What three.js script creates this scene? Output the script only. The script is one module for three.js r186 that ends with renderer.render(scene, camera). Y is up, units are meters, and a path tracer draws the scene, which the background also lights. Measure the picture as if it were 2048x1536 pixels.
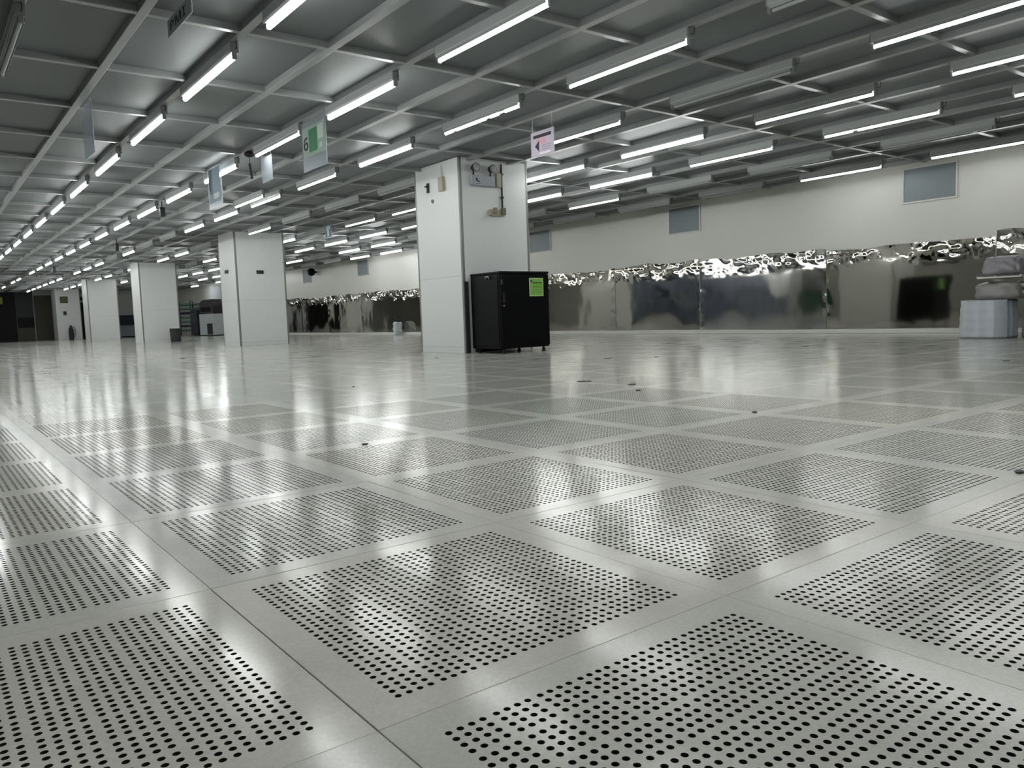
import * as THREE from 'three';
import { mergeGeometries } from 'three/addons/utils/BufferGeometryUtils.js';
import { RoundedBoxGeometry } from 'three/addons/geometries/RoundedBoxGeometry.js';
import { RectAreaLightUniformsLib } from 'three/addons/lights/RectAreaLightUniformsLib.js';

// ---------------------------------------------------------------- camera, light, exposure
RectAreaLightUniformsLib.init();
const scene = new THREE.Scene();
scene.background = new THREE.Color(0x000000);
const camera = new THREE.PerspectiveCamera(52.232, 2048 / 1536, 0.05, 200);
camera.position.set(-0.6683, 0.4445, 1.0437);
const FW = new THREE.Vector3(0.603737, -0.08799, -0.792313), UPV = new THREE.Vector3(0.081008, 0.995517, -0.048829), RT = new THREE.Vector3(0.793057, -0.034704, 0.608158);
camera.quaternion.setFromRotationMatrix(new THREE.Matrix4().makeBasis(RT, UPV, FW.clone().negate()));
const renderer = new THREE.WebGLRenderer();
renderer.toneMapping = THREE.LinearToneMapping;
renderer.toneMappingExposure = 1.0;
renderer.shadowMap.enabled = true;
const TUBE_RADIANCE = 16, TUBE_GLOW = 24, TUBE_COLOR = new THREE.Color(0.98, 1.0, 0.985);

// ---------------------------------------------------------------- helpers
let seed = 7;
const rnd = () => { seed = (seed + 0x6d2b79f5) | 0; let t = Math.imul(seed ^ (seed >>> 15), 1 | seed); t = (t + Math.imul(t ^ (t >>> 7), 61 | t)) ^ t; return ((t ^ (t >>> 14)) >>> 0) / 4294967296; };
const rr = (a, b) => a + (b - a) * rnd();
const taken = new Map();
function numbered(name) { const n = taken.get(name) ?? 0; taken.set(name, n + 1); return n ? name + '_' + String(n).padStart(3, '0') : name; }
function tag(o, label, category, group, kind) {
  if (label) o.userData.label = label;
  if (category) o.userData.category = category;
  if (group) o.userData.group = group;
  if (kind) o.userData.kind = kind;
  return o;
}
function thing(name, label, category, [x, y, z] = [0, 0, 0], turn = 0, group) {
  const o = new THREE.Group(); o.name = numbered(name); o.position.set(x, y, z); o.rotation.y = turn; scene.add(o);
  return tag(o, label, category, group);
}
function part(parent, name, geo, mat, label) {
  const m = new THREE.Mesh(geo, mat); m.name = name; parent.add(m);
  if (label) m.userData.label = label;
  return m;
}
function single(name, geo, mat, [x, y, z], label, category, group) {
  const m = new THREE.Mesh(geo, mat); m.name = numbered(name); m.position.set(x, y, z); scene.add(m);
  return tag(m, label, category, group);
}
function structure(name, label) { const o = new THREE.Group(); o.name = name; scene.add(o); return tag(o, label, null, null, 'structure'); }
function box(x0, x1, y0, y1, z0, z1) { const g = new THREE.BoxGeometry(x1 - x0, y1 - y0, z1 - z0); g.translate((x0 + x1) / 2, (y0 + y1) / 2, (z0 + z1) / 2); return g; }
function rbox(x0, x1, y0, y1, z0, z1, r = 0.004, s = 2) { const g = new RoundedBoxGeometry(x1 - x0, y1 - y0, z1 - z0, s, Math.min(r, (x1 - x0) / 2.01, (y1 - y0) / 2.01, (z1 - z0) / 2.01)); g.translate((x0 + x1) / 2, (y0 + y1) / 2, (z0 + z1) / 2); return g; }
function tube(pts, r, seg = 24, rad = 8) { return new THREE.TubeGeometry(new THREE.CatmullRomCurve3(pts.map((p) => new THREE.Vector3(...p))), seg, r, rad); }
function cyl(x, y, z, r0, r1, h, s = 20) { const g = new THREE.CylinderGeometry(r1, r0, h, s); g.translate(x, y + h / 2, z); return g; }
const plain = (gs) => mergeGeometries(gs.map((g) => (g.index ? g.toNonIndexed() : g)));

// tileable value noise, 0..1
function noiseField(N, cells, sd) {
  const g = new Float32Array(cells * cells); let s = sd | 0;
  const r = () => { s = (s + 0x6d2b79f5) | 0; let t = Math.imul(s ^ (s >>> 15), 1 | s); t = (t + Math.imul(t ^ (t >>> 7), 61 | t)) ^ t; return ((t ^ (t >>> 14)) >>> 0) / 4294967296; };
  for (let i = 0; i < g.length; i++) g[i] = r();
  const out = new Float32Array(N * N), f = (t) => t * t * (3 - 2 * t);
  for (let y = 0; y < N; y++) for (let x = 0; x < N; x++) {
    const u = (x / N) * cells, v = (y / N) * cells, i = Math.floor(u), j = Math.floor(v), a = f(u - i), b = f(v - j), i1 = (i + 1) % cells, j1 = (j + 1) % cells;
    out[y * N + x] = (g[j * cells + i] * (1 - a) + g[j * cells + i1] * a) * (1 - b) + (g[j1 * cells + i] * (1 - a) + g[j1 * cells + i1] * a) * b;
  }
  return out;
}
function fbm(N, octaves, sd) {
  const out = new Float32Array(N * N); let tot = 0;
  for (const [cells, w] of octaves) { const n = noiseField(N, cells, sd += 13); tot += w; for (let i = 0; i < out.length; i++) out[i] += n[i] * w; }
  for (let i = 0; i < out.length; i++) out[i] /= tot;
  return out;
}
function texture(N, fn, srgb) {
  const d = new Uint8Array(N * N * 4);
  for (let i = 0; i < N * N; i++) { const c = fn(i); d[i * 4] = c[0]; d[i * 4 + 1] = c[1]; d[i * 4 + 2] = c[2]; d[i * 4 + 3] = 255; }
  const t = new THREE.DataTexture(d, N, N); t.magFilter = THREE.LinearFilter; t.minFilter = THREE.LinearMipmapLinearFilter; t.wrapS = t.wrapT = THREE.RepeatWrapping;
  if (srgb) t.colorSpace = THREE.SRGBColorSpace;
  t.needsUpdate = true; return t;
}
const grey = (v) => { v = Math.max(0, Math.min(255, v)); return [v, v, v]; };
function again(t, x, y) { const c = t.clone(); c.repeat.set(x, y); c.needsUpdate = true; return c; }
function canvas(w, h, draw) { const c = document.createElement('canvas'); c.width = w; c.height = h; draw(c.getContext('2d'), w, h); const t = new THREE.CanvasTexture(c); t.colorSpace = THREE.SRGBColorSpace; return t; }

// ---------------------------------------------------------------- materials
const speck = fbm(512, [[256, 1], [128, 0.7], [16, 0.6], [5, 0.5]], 3);
const wave = fbm(512, [[4, 1], [9, 0.6], [22, 0.18], [60, 0.05]], 91);
const fine = fbm(512, [[64, 1], [160, 0.6]], 55);
const tWave = texture(512, (i) => grey(wave[i] * 255));
const tFine = texture(512, (i) => grey(fine[i] * 255));
const std = (o) => new THREE.MeshStandardMaterial(o), phys = (o) => new THREE.MeshPhysicalMaterial(o);
// floor panels: cream-grey speckled laminate with a polished surface
const tLam = [0, 1, 2].map((k) => texture(512, (i) => { const v = (speck[(i + k * 9001) % speck.length] - 0.5) * 26; return [[199, 199, 192], [195, 196, 190], [201, 200, 191]][k].map((c) => Math.max(0, Math.min(255, c + v))); }, true));
const tScuff = texture(512, (i) => grey(130 + (wave[i] - 0.5) * 50 + (fine[i] - 0.5) * 40));
const mTileEdge = std({ color: 0x34342f, roughness: 0.7 });
const mTile = tLam.map((t) => [phys({ map: t, specularIntensity: 0.5, roughness: 0.27, roughnessMap: tScuff, bumpMap: tWave, bumpScale: 0.00009 }), mTileEdge]);
// the same laminate where the holes are too small to tell apart
const PITCH = 0.4903 / (24 + 7 * 1.25), GAPW = PITCH * 1.25, HOLE_R = 0.0043;
const holeAt = []; for (let i = 0, p = -0.24515; i < 32; i++) { holeAt.push(p); p += i % 4 === 3 ? GAPW : PITCH; }
const tDots = [0, 1].map((k) => canvas(1024, 1024, (c, w, h) => {
  c.fillStyle = ['rgb(198,198,191)', 'rgb(195,196,190)'][k]; c.fillRect(0, 0, w, h);
  c.fillStyle = 'rgb(92,92,88)';
  for (const a of holeAt) for (const b of holeAt) { c.beginPath(); c.arc((a / 0.6 + 0.5) * w, (b / 0.6 + 0.5) * h, (HOLE_R / 0.6) * w, 0, 7); c.fill(); }
}));
const mTileFar = tDots.map((t) => phys({ map: t, specularIntensity: 0.5, roughness: 0.27, roughnessMap: tScuff, bumpMap: tWave, bumpScale: 0.00009 }));
const mSlab = std({ color: 0x3c3b38, roughness: 0.95, bumpMap: again(tFine, 20, 20), bumpScale: 0.004 });
const mPanelC = [0x717577, 0x767a7b, 0x6e7274].map((c) => std({ color: c, roughness: 0.52, metalness: 0.0, bumpMap: tWave, bumpScale: 0.0012 }));
const mBar = std({ color: 0x9c9f9e, roughness: 0.33, metalness: 0.35 });
const mHousing = std({ color: 0xb9bcbb, roughness: 0.4, metalness: 0.15 });
const mCap = std({ color: 0x8d908f, roughness: 0.5 });
const mGlow = std({ color: 0xffffff, roughness: 0.4, emissive: TUBE_COLOR, emissiveIntensity: TUBE_GLOW });
const mDeadTube = std({ color: 0xb5b8b8, roughness: 0.35 });
const mBlackRub = std({ color: 0x141516, roughness: 0.6 });
const mWall = std({ color: 0xd5d5ce, roughness: 0.36, bumpMap: again(tWave, 1, 1), bumpScale: 0.001 });
const mWallDull = std({ color: 0xd2d3cd, roughness: 0.6 });
const mCol = std({ color: 0xe6e8e7, roughness: 0.42, bumpMap: tWave, bumpScale: 0.0008 });
const mAlu = std({ color: 0x8b8b89, roughness: 0.45, metalness: 0.3 });
const mWhite = std({ color: 0xdcdcd6, roughness: 0.5 });
const mFoil = std({ color: 0xb2afa6, metalness: 1, roughness: 0.06 });
const mFoilB = std({ color: 0xa8a7a3, metalness: 1, roughness: 0.08 });
const mVent = std({ color: 0x7d868a, roughness: 0.45, metalness: 0.2 });
const mBlack = phys({ color: 0x050707, roughness: 0.42, specularIntensity: 0.3 });
const mBlackMat = std({ color: 0x121414, roughness: 0.7 });
const mDark = std({ color: 0x2b2f30, roughness: 0.6 });
const mSteel = std({ color: 0xa7abab, roughness: 0.3, metalness: 0.9 });
const mBeige = std({ color: 0xb3ac97, roughness: 0.6 });
const mNavy = std({ color: 0x1c2130, roughness: 0.55 });
const mGreen = std({ color: 0x1c5a3a, roughness: 0.6 });
const mTeal = std({ color: 0x55706e, roughness: 0.55 });
const mBlueGrey = std({ color: 0x747d92, roughness: 0.5 });
const mBrownGrey = std({ color: 0x5d5a52, roughness: 0.7 });
const mClear = new THREE.MeshPhysicalMaterial({ color: 0xe6ecf2, roughness: 0.18, transmission: 0.72, thickness: 0 });
const mMilky = new THREE.MeshPhysicalMaterial({ color: 0xdfe4e8, roughness: 0.55, transmission: 0.45, thickness: 0 });

// ---------------------------------------------------------------- sizes read from the place
const X0 = -8, X1 = 10.33, Z0 = 6, Z1 = -42;           // inner faces of the walls
const BAR_Y = 2.288, PANEL_Y = 2.335;                   // underside of the ceiling grid, of its panels
const inView = (x, y, z, r) => { const d = new THREE.Vector3(x, y, z).sub(camera.position), w = d.dot(FW); return w > -r && Math.abs(d.dot(RT)) < w * 0.6537 + r && Math.abs(d.dot(UPV)) < w * 0.4903 + r; };
const far = (x, y, z) => Math.hypot(x - camera.position.x, y - camera.position.y, z - camera.position.z);

// ---------------------------------------------------------------- floor of perforated panels
function perforated(n, depth, walled) {
  const P = [], N = [], U = [], I = [], W = [], q = 0.2998, e = 0.2993;
  const v = (x, y, z, a, b, c) => { P.push(x, y, z); N.push(a, b, c); U.push(x / 0.6 + 0.5, z / 0.6 + 0.5); return P.length / 3 - 1; };
  const cut = [holeAt[0] - PITCH / 2]; for (let i = 0; i < 31; i++) cut.push((holeAt[i] + holeAt[i + 1]) / 2); cut.push(holeAt[31] + PITCH / 2);
  const top = cut.map((z) => cut.map((x) => v(x, 0, z, 0, 1, 0)));
  const k = n / 4;
  for (let j = 0; j < 32; j++) for (let i = 0; i < 32; i++) {
    const cx = holeAt[i], cz = holeAt[j], c = [top[j + 1][i + 1], top[j + 1][i], top[j][i], top[j][i + 1]], ring = [];
    for (let a = 0; a < n; a++) { const t = (a / n) * Math.PI * 2; ring.push(v(cx + Math.cos(t) * HOLE_R, 0, cz + Math.sin(t) * HOLE_R, 0, 1, 0)); }
    for (let s = 0; s < 4; s++) {
      for (let a = 0; a < k; a++) I.push(c[s], ring[s * k + a], ring[(s * k + a + 1) % n]);
      I.push(c[s], ring[((s + 1) * k) % n], c[(s + 1) % 4]);
    }
    if (walled) {
      const u = [], d = [];
      for (let a = 0; a < n; a++) { const t = (a / n) * Math.PI * 2, ca = Math.cos(t), sa = Math.sin(t); u.push(v(cx + ca * HOLE_R, 0, cz + sa * HOLE_R, -ca, 0, -sa)); d.push(v(cx + ca * HOLE_R, -depth, cz + sa * HOLE_R, -ca, 0, -sa)); }
      for (let a = 0; a < n; a++) { const b = (a + 1) % n; W.push(u[a], d[a], u[b], u[b], d[a], d[b]); }
    }
  }
  const L = cut[0], R = cut[32];
  const quad = (a, b, c, d) => I.push(a, b, c, a, c, d);
  // plain margin around the holes: strips share the cell corners so that no seam shows
  const edge = (list, out) => { for (let i = 0; i < 32; i++) I.push(list[i], out[i + 1], list[i + 1], list[i], out[i], out[i + 1]); };
  const oT = cut.map((x) => v(x, 0, -e, 0, 1, 0)), oB = cut.map((x) => v(x, 0, e, 0, 1, 0)), oL = cut.map((z) => v(-e, 0, z, 0, 1, 0)), oR = cut.map((z) => v(e, 0, z, 0, 1, 0));
  edge(top[0].slice().reverse(), oT.slice().reverse()); edge(top[32], oB);
  edge(top.map((r) => r[0]), oL); edge(top.map((r) => r[32]).reverse(), oR.slice().reverse());
  for (const [sx, sz] of [[-1, -1], [1, -1], [1, 1], [-1, 1]]) {
    const a = v(sx < 0 ? L : R, 0, sz < 0 ? L : R, 0, 1, 0), b = v(sx * e, 0, sz < 0 ? L : R, 0, 1, 0), c = v(sx * e, 0, sz * e, 0, 1, 0), d = v(sx < 0 ? L : R, 0, sz * e, 0, 1, 0);
    sx * sz > 0 ? quad(a, d, c, b) : quad(a, b, c, d);
  }
  skirt(v, I, e, q);
  const g = new THREE.BufferGeometry();
  g.setAttribute('position', new THREE.Float32BufferAttribute(P, 3)); g.setAttribute('normal', new THREE.Float32BufferAttribute(N, 3)); g.setAttribute('uv', new THREE.Float32BufferAttribute(U, 2)); g.setIndex([...I.concat(W)]);
  g.addGroup(0, I.length, 0); g.addGroup(I.length, W.length, 1);
  return g;
}
function skirt(v, I, e, q) {
  const cs = [[-1, -1], [1, -1], [1, 1], [-1, 1]];
  for (let s = 0; s < 4; s++) {
    const [ax, az] = cs[s], [bx, bz] = cs[(s + 1) % 4], nx = (ax + bx) / 2, nz = (az + bz) / 2, h = Math.SQRT1_2;
    const a = v(ax * e, 0, az * e, nx * h, h, nz * h), b = v(bx * e, 0, bz * e, nx * h, h, nz * h), c = v(bx * q, -0.0008, bz * q, nx * h, h, nz * h), d = v(ax * q, -0.0008, az * q, nx * h, h, nz * h);
    I.push(a, c, d, a, b, c);
    const a2 = v(ax * q, -0.0008, az * q, nx, 0, nz), b2 = v(bx * q, -0.0008, bz * q, nx, 0, nz), c2 = v(bx * q, -0.03, bz * q, nx, 0, nz), d2 = v(ax * q, -0.03, az * q, nx, 0, nz);
    I.push(a2, b2, c2, a2, c2, d2);
  }
}
function plainTile() {
  const P = [], N = [], U = [], I = [];
  const v = (x, y, z, a, b, c) => { P.push(x, y, z); N.push(a, b, c); U.push(x / 0.6 + 0.5, z / 0.6 + 0.5); return P.length / 3 - 1; };
  const e = 0.2993, a = v(-e, 0, -e, 0, 1, 0), b = v(-e, 0, e, 0, 1, 0), c = v(e, 0, e, 0, 1, 0), d = v(e, 0, -e, 0, 1, 0);
  I.push(a, b, c, a, c, d); skirt(v, I, e, 0.2998);
  const g = new THREE.BufferGeometry();
  g.setAttribute('position', new THREE.Float32BufferAttribute(P, 3)); g.setAttribute('normal', new THREE.Float32BufferAttribute(N, 3)); g.setAttribute('uv', new THREE.Float32BufferAttribute(U, 2)); g.setIndex(I);
  return g;
}
const floor = structure('floor', 'polished grey raised floor of square perforated panels');
{
  const gNear = perforated(12, 0.006, true), gMid = perforated(8, 0.006, true), gFar = plainTile();
  const all = [];
  for (let j = -13; j <= 17; j++) for (let i = -10; i <= 70; i++) { const x = 0.6 * j, z = -0.6 * i; all.push({ x, z, d: inView(x, 0, z, 0.5) ? far(x, 0, z) : 1000 + far(x, 0, z) }); }
  all.sort((a, b) => a.d - b.d);
  const rest = [];
  all.forEach((t, n) => {
    const near = t.d < 2.7 || (t.d > 1000 && t.d < 1001.6), mid = t.d < 4.3, ry = (rnd() < 0.5 ? 0 : 1) * Math.PI + (rnd() < 0.5 ? 0 : Math.PI / 2), tx = rr(-1, 1) * 0.0009, tz = rr(-1, 1) * 0.0009, dy = rr(-0.0003, 0.0002);
    if (t.z < -0.3) t.z -= 0.0011; if (t.x < -0.3 && t.z > -0.3) t.x -= 0.0012;   // the two open joints that show as lines
    const k = Math.floor(rnd() * 3);
    if (n < 300) {
      const m = part(floor, numbered('floor_tile'), near ? gNear : mid ? gMid : gFar, near || mid ? mTile[k] : mTileFar[k % 2]);
      m.position.set(t.x, dy, t.z); m.rotation.set(tx, ry, tz);
    } else {
      const g = gFar.clone(); g.applyMatrix4(new THREE.Matrix4().makeRotationFromEuler(new THREE.Euler(tx, ry, tz))); g.translate(t.x, dy, t.z); rest.push(g);
    }
  });
  const r = part(floor, 'distant_tiles', mergeGeometries(rest), mTileFar[0]); r.userData.kind = 'stuff';
  part(floor, 'underfloor_slab', box(X0 - 0.4, X1 + 0.4, -0.75, -0.55, Z1 - 0.4, Z0 + 0.4), mSlab);
  part(floor, 'underfloor_kerb', plain([box(X0 - 0.4, X0 - 0.1, -0.56, -0.03, Z1 - 0.4, Z0 + 0.4), box(X1 + 0.17, X1 + 0.4, -0.56, -0.03, Z1 - 0.4, Z0 + 0.4), box(X0 - 0.4, X1 + 0.4, -0.56, -0.03, Z0 + 0.3, Z0 + 0.4), box(X0 - 0.4, X1 + 0.4, -0.56, -0.03, Z1 - 0.4, Z1 - 0.3)]), mSlab);
}

// ---------------------------------------------------------------- ceiling grid and panels
const ceiling = structure('ceiling', 'low ceiling of grey metal panels in an aluminium grid');
{
  const xs = [], zs = [];
  for (let x = -0.03 + 0.6 * -13; x < X1; x += 0.6) xs.push(x);
  for (let z = -2.87 + 1.2 * 7; z > Z1; z -= 1.2) zs.push(z);
  for (const x of xs) part(ceiling, numbered('grid_bar'), rbox(x - 0.029, x + 0.029, BAR_Y, PANEL_Y + 0.004, Z1, Z0, 0.004, 1), mBar);
  for (const z of zs) part(ceiling, numbered('grid_bar'), rbox(X0, X1, BAR_Y + 0.003, PANEL_Y + 0.004, z - 0.024, z + 0.024, 0.004, 1), mBar);
  const g = box(-0.292, 0.292, 0, 0.012, -0.592, 0.592), list = [], rest = [];
  for (let a = 0; a < xs.length - 1; a++) for (let b = 0; b < zs.length - 1; b++) { const x = (xs[a] + xs[a + 1]) / 2, z = (zs[b] + zs[b + 1]) / 2; list.push({ x, z, d: inView(x, PANEL_Y, z, 0.5) ? far(x, PANEL_Y, z) : 1000 + far(x, PANEL_Y, z) }); }
  list.sort((a, b) => a.d - b.d);
  list.forEach((t, n) => {
    const ex = rr(-1, 1) * 0.004, ez = rr(-1, 1) * 0.004;
    if (n < 300) { const m = part(ceiling, numbered('ceiling_panel'), g, mPanelC[Math.floor(rnd() * 3)]); m.position.set(t.x, PANEL_Y + 0.001, t.z); m.rotation.set(ex * 0.3, 0, ez); }
    else { const c = g.clone(); c.applyMatrix4(new THREE.Matrix4().makeRotationFromEuler(new THREE.Euler(ex * 0.3, 0, ez))); c.translate(t.x, PANEL_Y + 0.001, t.z); rest.push(c); }
  });
  part(ceiling, 'distant_panels', mergeGeometries(rest), mPanelC[0]).userData.kind = 'stuff';
  part(ceiling, 'slab', box(X0 - 0.3, X1 + 0.3, PANEL_Y + 0.02, PANEL_Y + 0.2, Z1 - 0.3, Z0 + 0.3), mSlab);
}

// ---------------------------------------------------------------- walls
const WALL_TOP = PANEL_Y + 0.02;
const wallR = structure('wall_right', 'long white wall with silver foil along its lower half');
part(wallR, 'wall_face', box(X1, X1 + 0.3, 0, WALL_TOP, Z1 - 0.3, Z0 + 0.3), mWall);
const wallL = structure('wall_left', 'plain wall on the dark side of the hall'); part(wallL, 'wall_face', box(X0 - 0.3, X0, 0, WALL_TOP, Z1 - 0.3, Z0 + 0.3), mWallDull);
const wallB = structure('wall_back', 'plain white end wall'); part(wallB, 'wall_face', box(X0, X1, 0, WALL_TOP, Z0, Z0 + 0.3), mWallDull);
const wallF = structure('wall_far', 'distant end wall with dark partition boards'); part(wallF, 'wall_face', box(X0, X1, 0, WALL_TOP, Z1 - 0.3, Z1), mWallDull);
part(wallF, 'dark_partition', box(0.6, 3.3, 0, 2.28, Z1, Z1 + 0.06), mBlackMat);
part(wallF, 'partition_board', box(3.32, 4.0, 0, 0.62, Z1, Z1 + 0.05), mBrownGrey);
part(wallF, 'partition_board', box(3.32, 4.0, 1.1, 2.28, Z1, Z1 + 0.05), std({ color: 0x43494a, roughness: 0.6 }));
part(wallF, 'partition_opening', box(3.32, 4.0, 0.62, 1.1, Z1, Z1 + 0.02), mBlackMat);
const base = structure('baseboard_right', 'white rail along the foot of the foil wall');
part(base, 'rail', rbox(X1 - 0.035, X1, 0, 0.058, Z1, Z0, 0.008, 2), mWhite);
const door = structure('door_1', 'brownish grey door in the distant dark end wall');
part(door, 'door_leaf', rbox(4.04, 4.86, 0.01, 2.12, Z1 + 0.005, Z1 + 0.05, 0.004), mBrownGrey);
part(door, 'door_handle', rbox(4.76, 4.82, 0.75, 1.2, Z1 + 0.05, Z1 + 0.08, 0.01), mBlackRub);

// silver foil sheets taped over the lower half of the wall, crinkled along their top
{
  const n1 = noiseField(256, 11, 5), n2 = noiseField(256, 40, 17), n3 = noiseField(256, 96, 29), n4 = noiseField(256, 5, 77);
  const at = (f, u, v) => { u = ((u % 1) + 1) % 1 * 256; v = ((v % 1) + 1) % 1 * 256; const i = Math.floor(u), j = Math.floor(v), a = u - i, b = v - j, A = (i & 255), B = (j & 255), A1 = (A + 1) & 255, B1 = (B + 1) & 255; return (f[B * 256 + A] * (1 - a) + f[B * 256 + A1] * a) * (1 - b) + (f[B1 * 256 + A] * (1 - a) + f[B1 * 256 + A1] * a) * b; };
  let z = 5.4, s = 0;
  while (z > -33) {
    const w = [2.38, 2.05, 2.4, 1.7, 2.3][s % 5], y0 = 0.07 + rr(-0.006, 0.004), y1 = 1.25 + rr(-0.03, 0.035), nz = 110, ny = 60, rough = z < -13 ? 1.9 : 1, u0 = rnd(), v0 = rnd();
    const g = new THREE.PlaneGeometry(w, y1 - y0, nz, ny), p = g.attributes.position;
    for (let i = 0; i < p.count; i++) {
      const a = (p.getX(i) / w + 0.5), b = p.getY(i) / (y1 - y0) + 0.5, zz = -p.getX(i) + (z - w / 2), yy = y0 + b * (y1 - y0);
      const topw = Math.pow(Math.max(0, (b - 0.72) / 0.28), 1.6), side = Math.pow(Math.max(0, Math.abs(a - 0.5) * 2 - 0.88) / 0.12, 2);
      let off = 0.012 + (at(n4, u0 + zz * 0.13, v0 + yy * 0.11) - 0.5) * 0.016 + (at(n1, u0 + zz * 0.2, v0 + yy * 0.16) - 0.5) * 0.006 * rough + (at(n2, u0 + zz * 0.2, v0 + yy * 0.12) - 0.5) * 0.0006 * rough;
      off += topw * ((at(n1, v0 + zz * 0.33, u0 + yy * 0.5) - 0.5) * 0.05 + (at(n2, v0 + zz * 0.3, u0 + yy * 0.45) - 0.5) * 0.028 + (at(n3, zz * 0.3, yy * 0.3) - 0.5) * 0.008);
      off += side * (at(n2, v0 + yy * 0.3, zz * 0.2) - 0.3) * 0.004;
      const wavy = b > 0.98 ? (at(n1, zz * 0.24, v0) - 0.5) * 0.05 : 0;
      p.setXYZ(i, X1 - Math.max(0.002, off) - 0.002, yy + wavy, zz);
    }
    g.computeVertexNormals();
    part(wallR, numbered('foil_sheet'), g, s % 3 === 2 ? mFoilB : mFoil, 'crinkled silver reflecting foil sheet');
    z -= w + 0.012; s++;
  }
}
// grey vent panels high on the wall
for (const [n, zc] of [-4.0, -8.2, -12.2, -16.4, -20.6, -24.8].entries()) {
  const v = thing('wall_vent', `blue-grey vent panel high in the white wall, ${['first', 'second', 'third', 'fourth', 'fifth', 'sixth'][n]} from the wrapped bundles`, 'vent', [X1, 1.77, zc], 0, 'vent panels along the foil wall');
  part(v, 'vent_panel', box(-0.012, 0, 0.02, 0.46, -0.34, 0.34), mVent);
  part(v, 'frame', plain([rbox(-0.022, 0, 0, 0.022, -0.36, 0.36, 0.003, 1), rbox(-0.022, 0, 0.458, 0.48, -0.36, 0.36, 0.003, 1), rbox(-0.022, 0, 0.02, 0.46, -0.36, -0.338, 0.003, 1), rbox(-0.022, 0, 0.02, 0.46, 0.338, 0.36, 0.003, 1)]), mWhite);
}

// ---------------------------------------------------------------- columns
function column(name, x, z, label) {
  const c = thing(name, label, null, [x + 0.515, 0, z - 0.515]); c.userData.kind = 'structure';
  const h = 0.515, t = 0.012, top = PANEL_Y - 0.003;
  part(c, 'core', box(-h + t, h - t, 0, top, -h + t, h - t), mDark);
  for (let s = 0; s < 4; s++) {
    for (const [y0, y1] of [[0.075, 0.93], [0.9315, top]]) { const p = part(c, 'cladding_panel', rbox(-h + 0.028, h - 0.028, y0, y1, h - t, h, 0.003, 1), mCol); p.rotation.y = s * Math.PI / 2; }
    const k = part(c, 'corner_trim', rbox(h - 0.034, h + 0.002, 0, top, h - 0.034, h + 0.002, 0.006, 2), mAlu); k.rotation.y = s * Math.PI / 2;
    const b = part(c, 'base_trim', rbox(-h + 0.03, h - 0.03, 0, 0.073, h - t, h + 0.003, 0.003, 1), mCol); b.rotation.y = s * Math.PI / 2;
  }
  return c;
}
const CX = 4.63, CZ = [-6.8, -14.95, -23.3, -31.65, -39.9];
column('column', CX, CZ[0], 'white square column with the black cabinet standing against it');
column('column_001', CX, CZ[1], 'white square column with a small dark plaque on two faces');
column('column_002', CX, CZ[2], 'white square column with the dark bin at its foot');
column('column_003', CX, CZ[3], 'plain white square column between the bin column and the extinguisher column');
column('column_004', CX, CZ[4], 'most distant white column with the fire extinguisher at its foot');
for (const [k, z] of [[5, -6.8], [6, -14.95], [7, -23.3]]) column('column_00' + k, -3.75, z, ['white column on the unlit side opposite the black cabinet', 'white column on the unlit side with grey boxes before it', 'white column on the unlit side beside dark blue cabinets'][k - 5]);

// ---------------------------------------------------------------- batten lights under the grid bars, some added unseen as fill light
const capGeo = (() => { const s = new THREE.Shape(); s.moveTo(-0.026, 0); s.lineTo(0.026, 0); s.lineTo(0.026, -0.052); s.lineTo(0.02, -0.066); s.lineTo(-0.02, -0.066); s.lineTo(-0.026, -0.052); s.closePath(); return s; })();
const housingGeo = (() => { const g = new THREE.ExtrudeGeometry(capGeo, { depth: 1.19, bevelEnabled: true, bevelSize: 0.0015, bevelThickness: 0.0015, bevelSegments: 1 }); g.translate(0, 0, -0.595); return g; })();
function diffuser(z0, z1, r = 0.0125) {   // a bare glass tube, its metal-capped ends in the lampholders
  const g = new THREE.CylinderGeometry(r, r, z1 - z0, 14, 1); g.rotateX(Math.PI / 2); g.translate(0, -0.088, (z0 + z1) / 2); return g;
}
const gDiff = diffuser(-0.572, 0.572), gThick = diffuser(-0.572, 0.572, 0.018), gWings = plain([-1, 1].map((s) => { const g = rbox(-0.0012, 0.0012, -0.03, 0, -0.578, 0.578, 0.0006, 1); g.rotateZ(s * 0.12); g.translate(s * 0.021, -0.0535, 0); return g; })), gEnd = plain([rbox(-0.027, 0.027, -0.066, -0.001, 0, 0.01, 0.003, 1), rbox(-0.015, 0.015, -0.106, -0.06, -0.016, 0.008, 0.006, 2)]), gCord = tube([[0, -0.04, 0], [0.004, -0.045, 0.014], [0.004, -0.015, 0.022], [0, 0.004, 0.024]], 0.0028, 12, 6);
function batten(lit, parts, open) {
  const o = new THREE.Group();
  part(o, 'housing', housingGeo, mHousing);
  if (!open) part(o, 'reflector', gWings, mHousing);
  for (const [a, b] of parts ?? [[-0.572, 0.572]]) {
    part(o, lit ? 'glowing_tube' : 'tube', parts ? diffuser(a, b) : open ? gThick : gDiff, lit ? mGlow : mDeadTube);
    if (lit) {
      const l = new THREE.RectAreaLight(TUBE_COLOR, TUBE_RADIANCE, open ? 0.036 : 0.025, b - a); l.name = 'tube_light';
      l.position.set(0, open ? -0.1085 : -0.103, (a + b) / 2); l.rotation.x = -Math.PI / 2; o.add(l);
    }
  }
  const e0 = part(o, 'end_cap', gEnd, mCap); e0.position.z = 0.597;
  const e1 = part(o, 'end_cap', gEnd, mCap); e1.position.z = -0.597; e1.rotation.y = Math.PI;
  const c = part(o, 'cord', gCord, mBlackRub); c.position.z = 0.612;
  return o;
}
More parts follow.
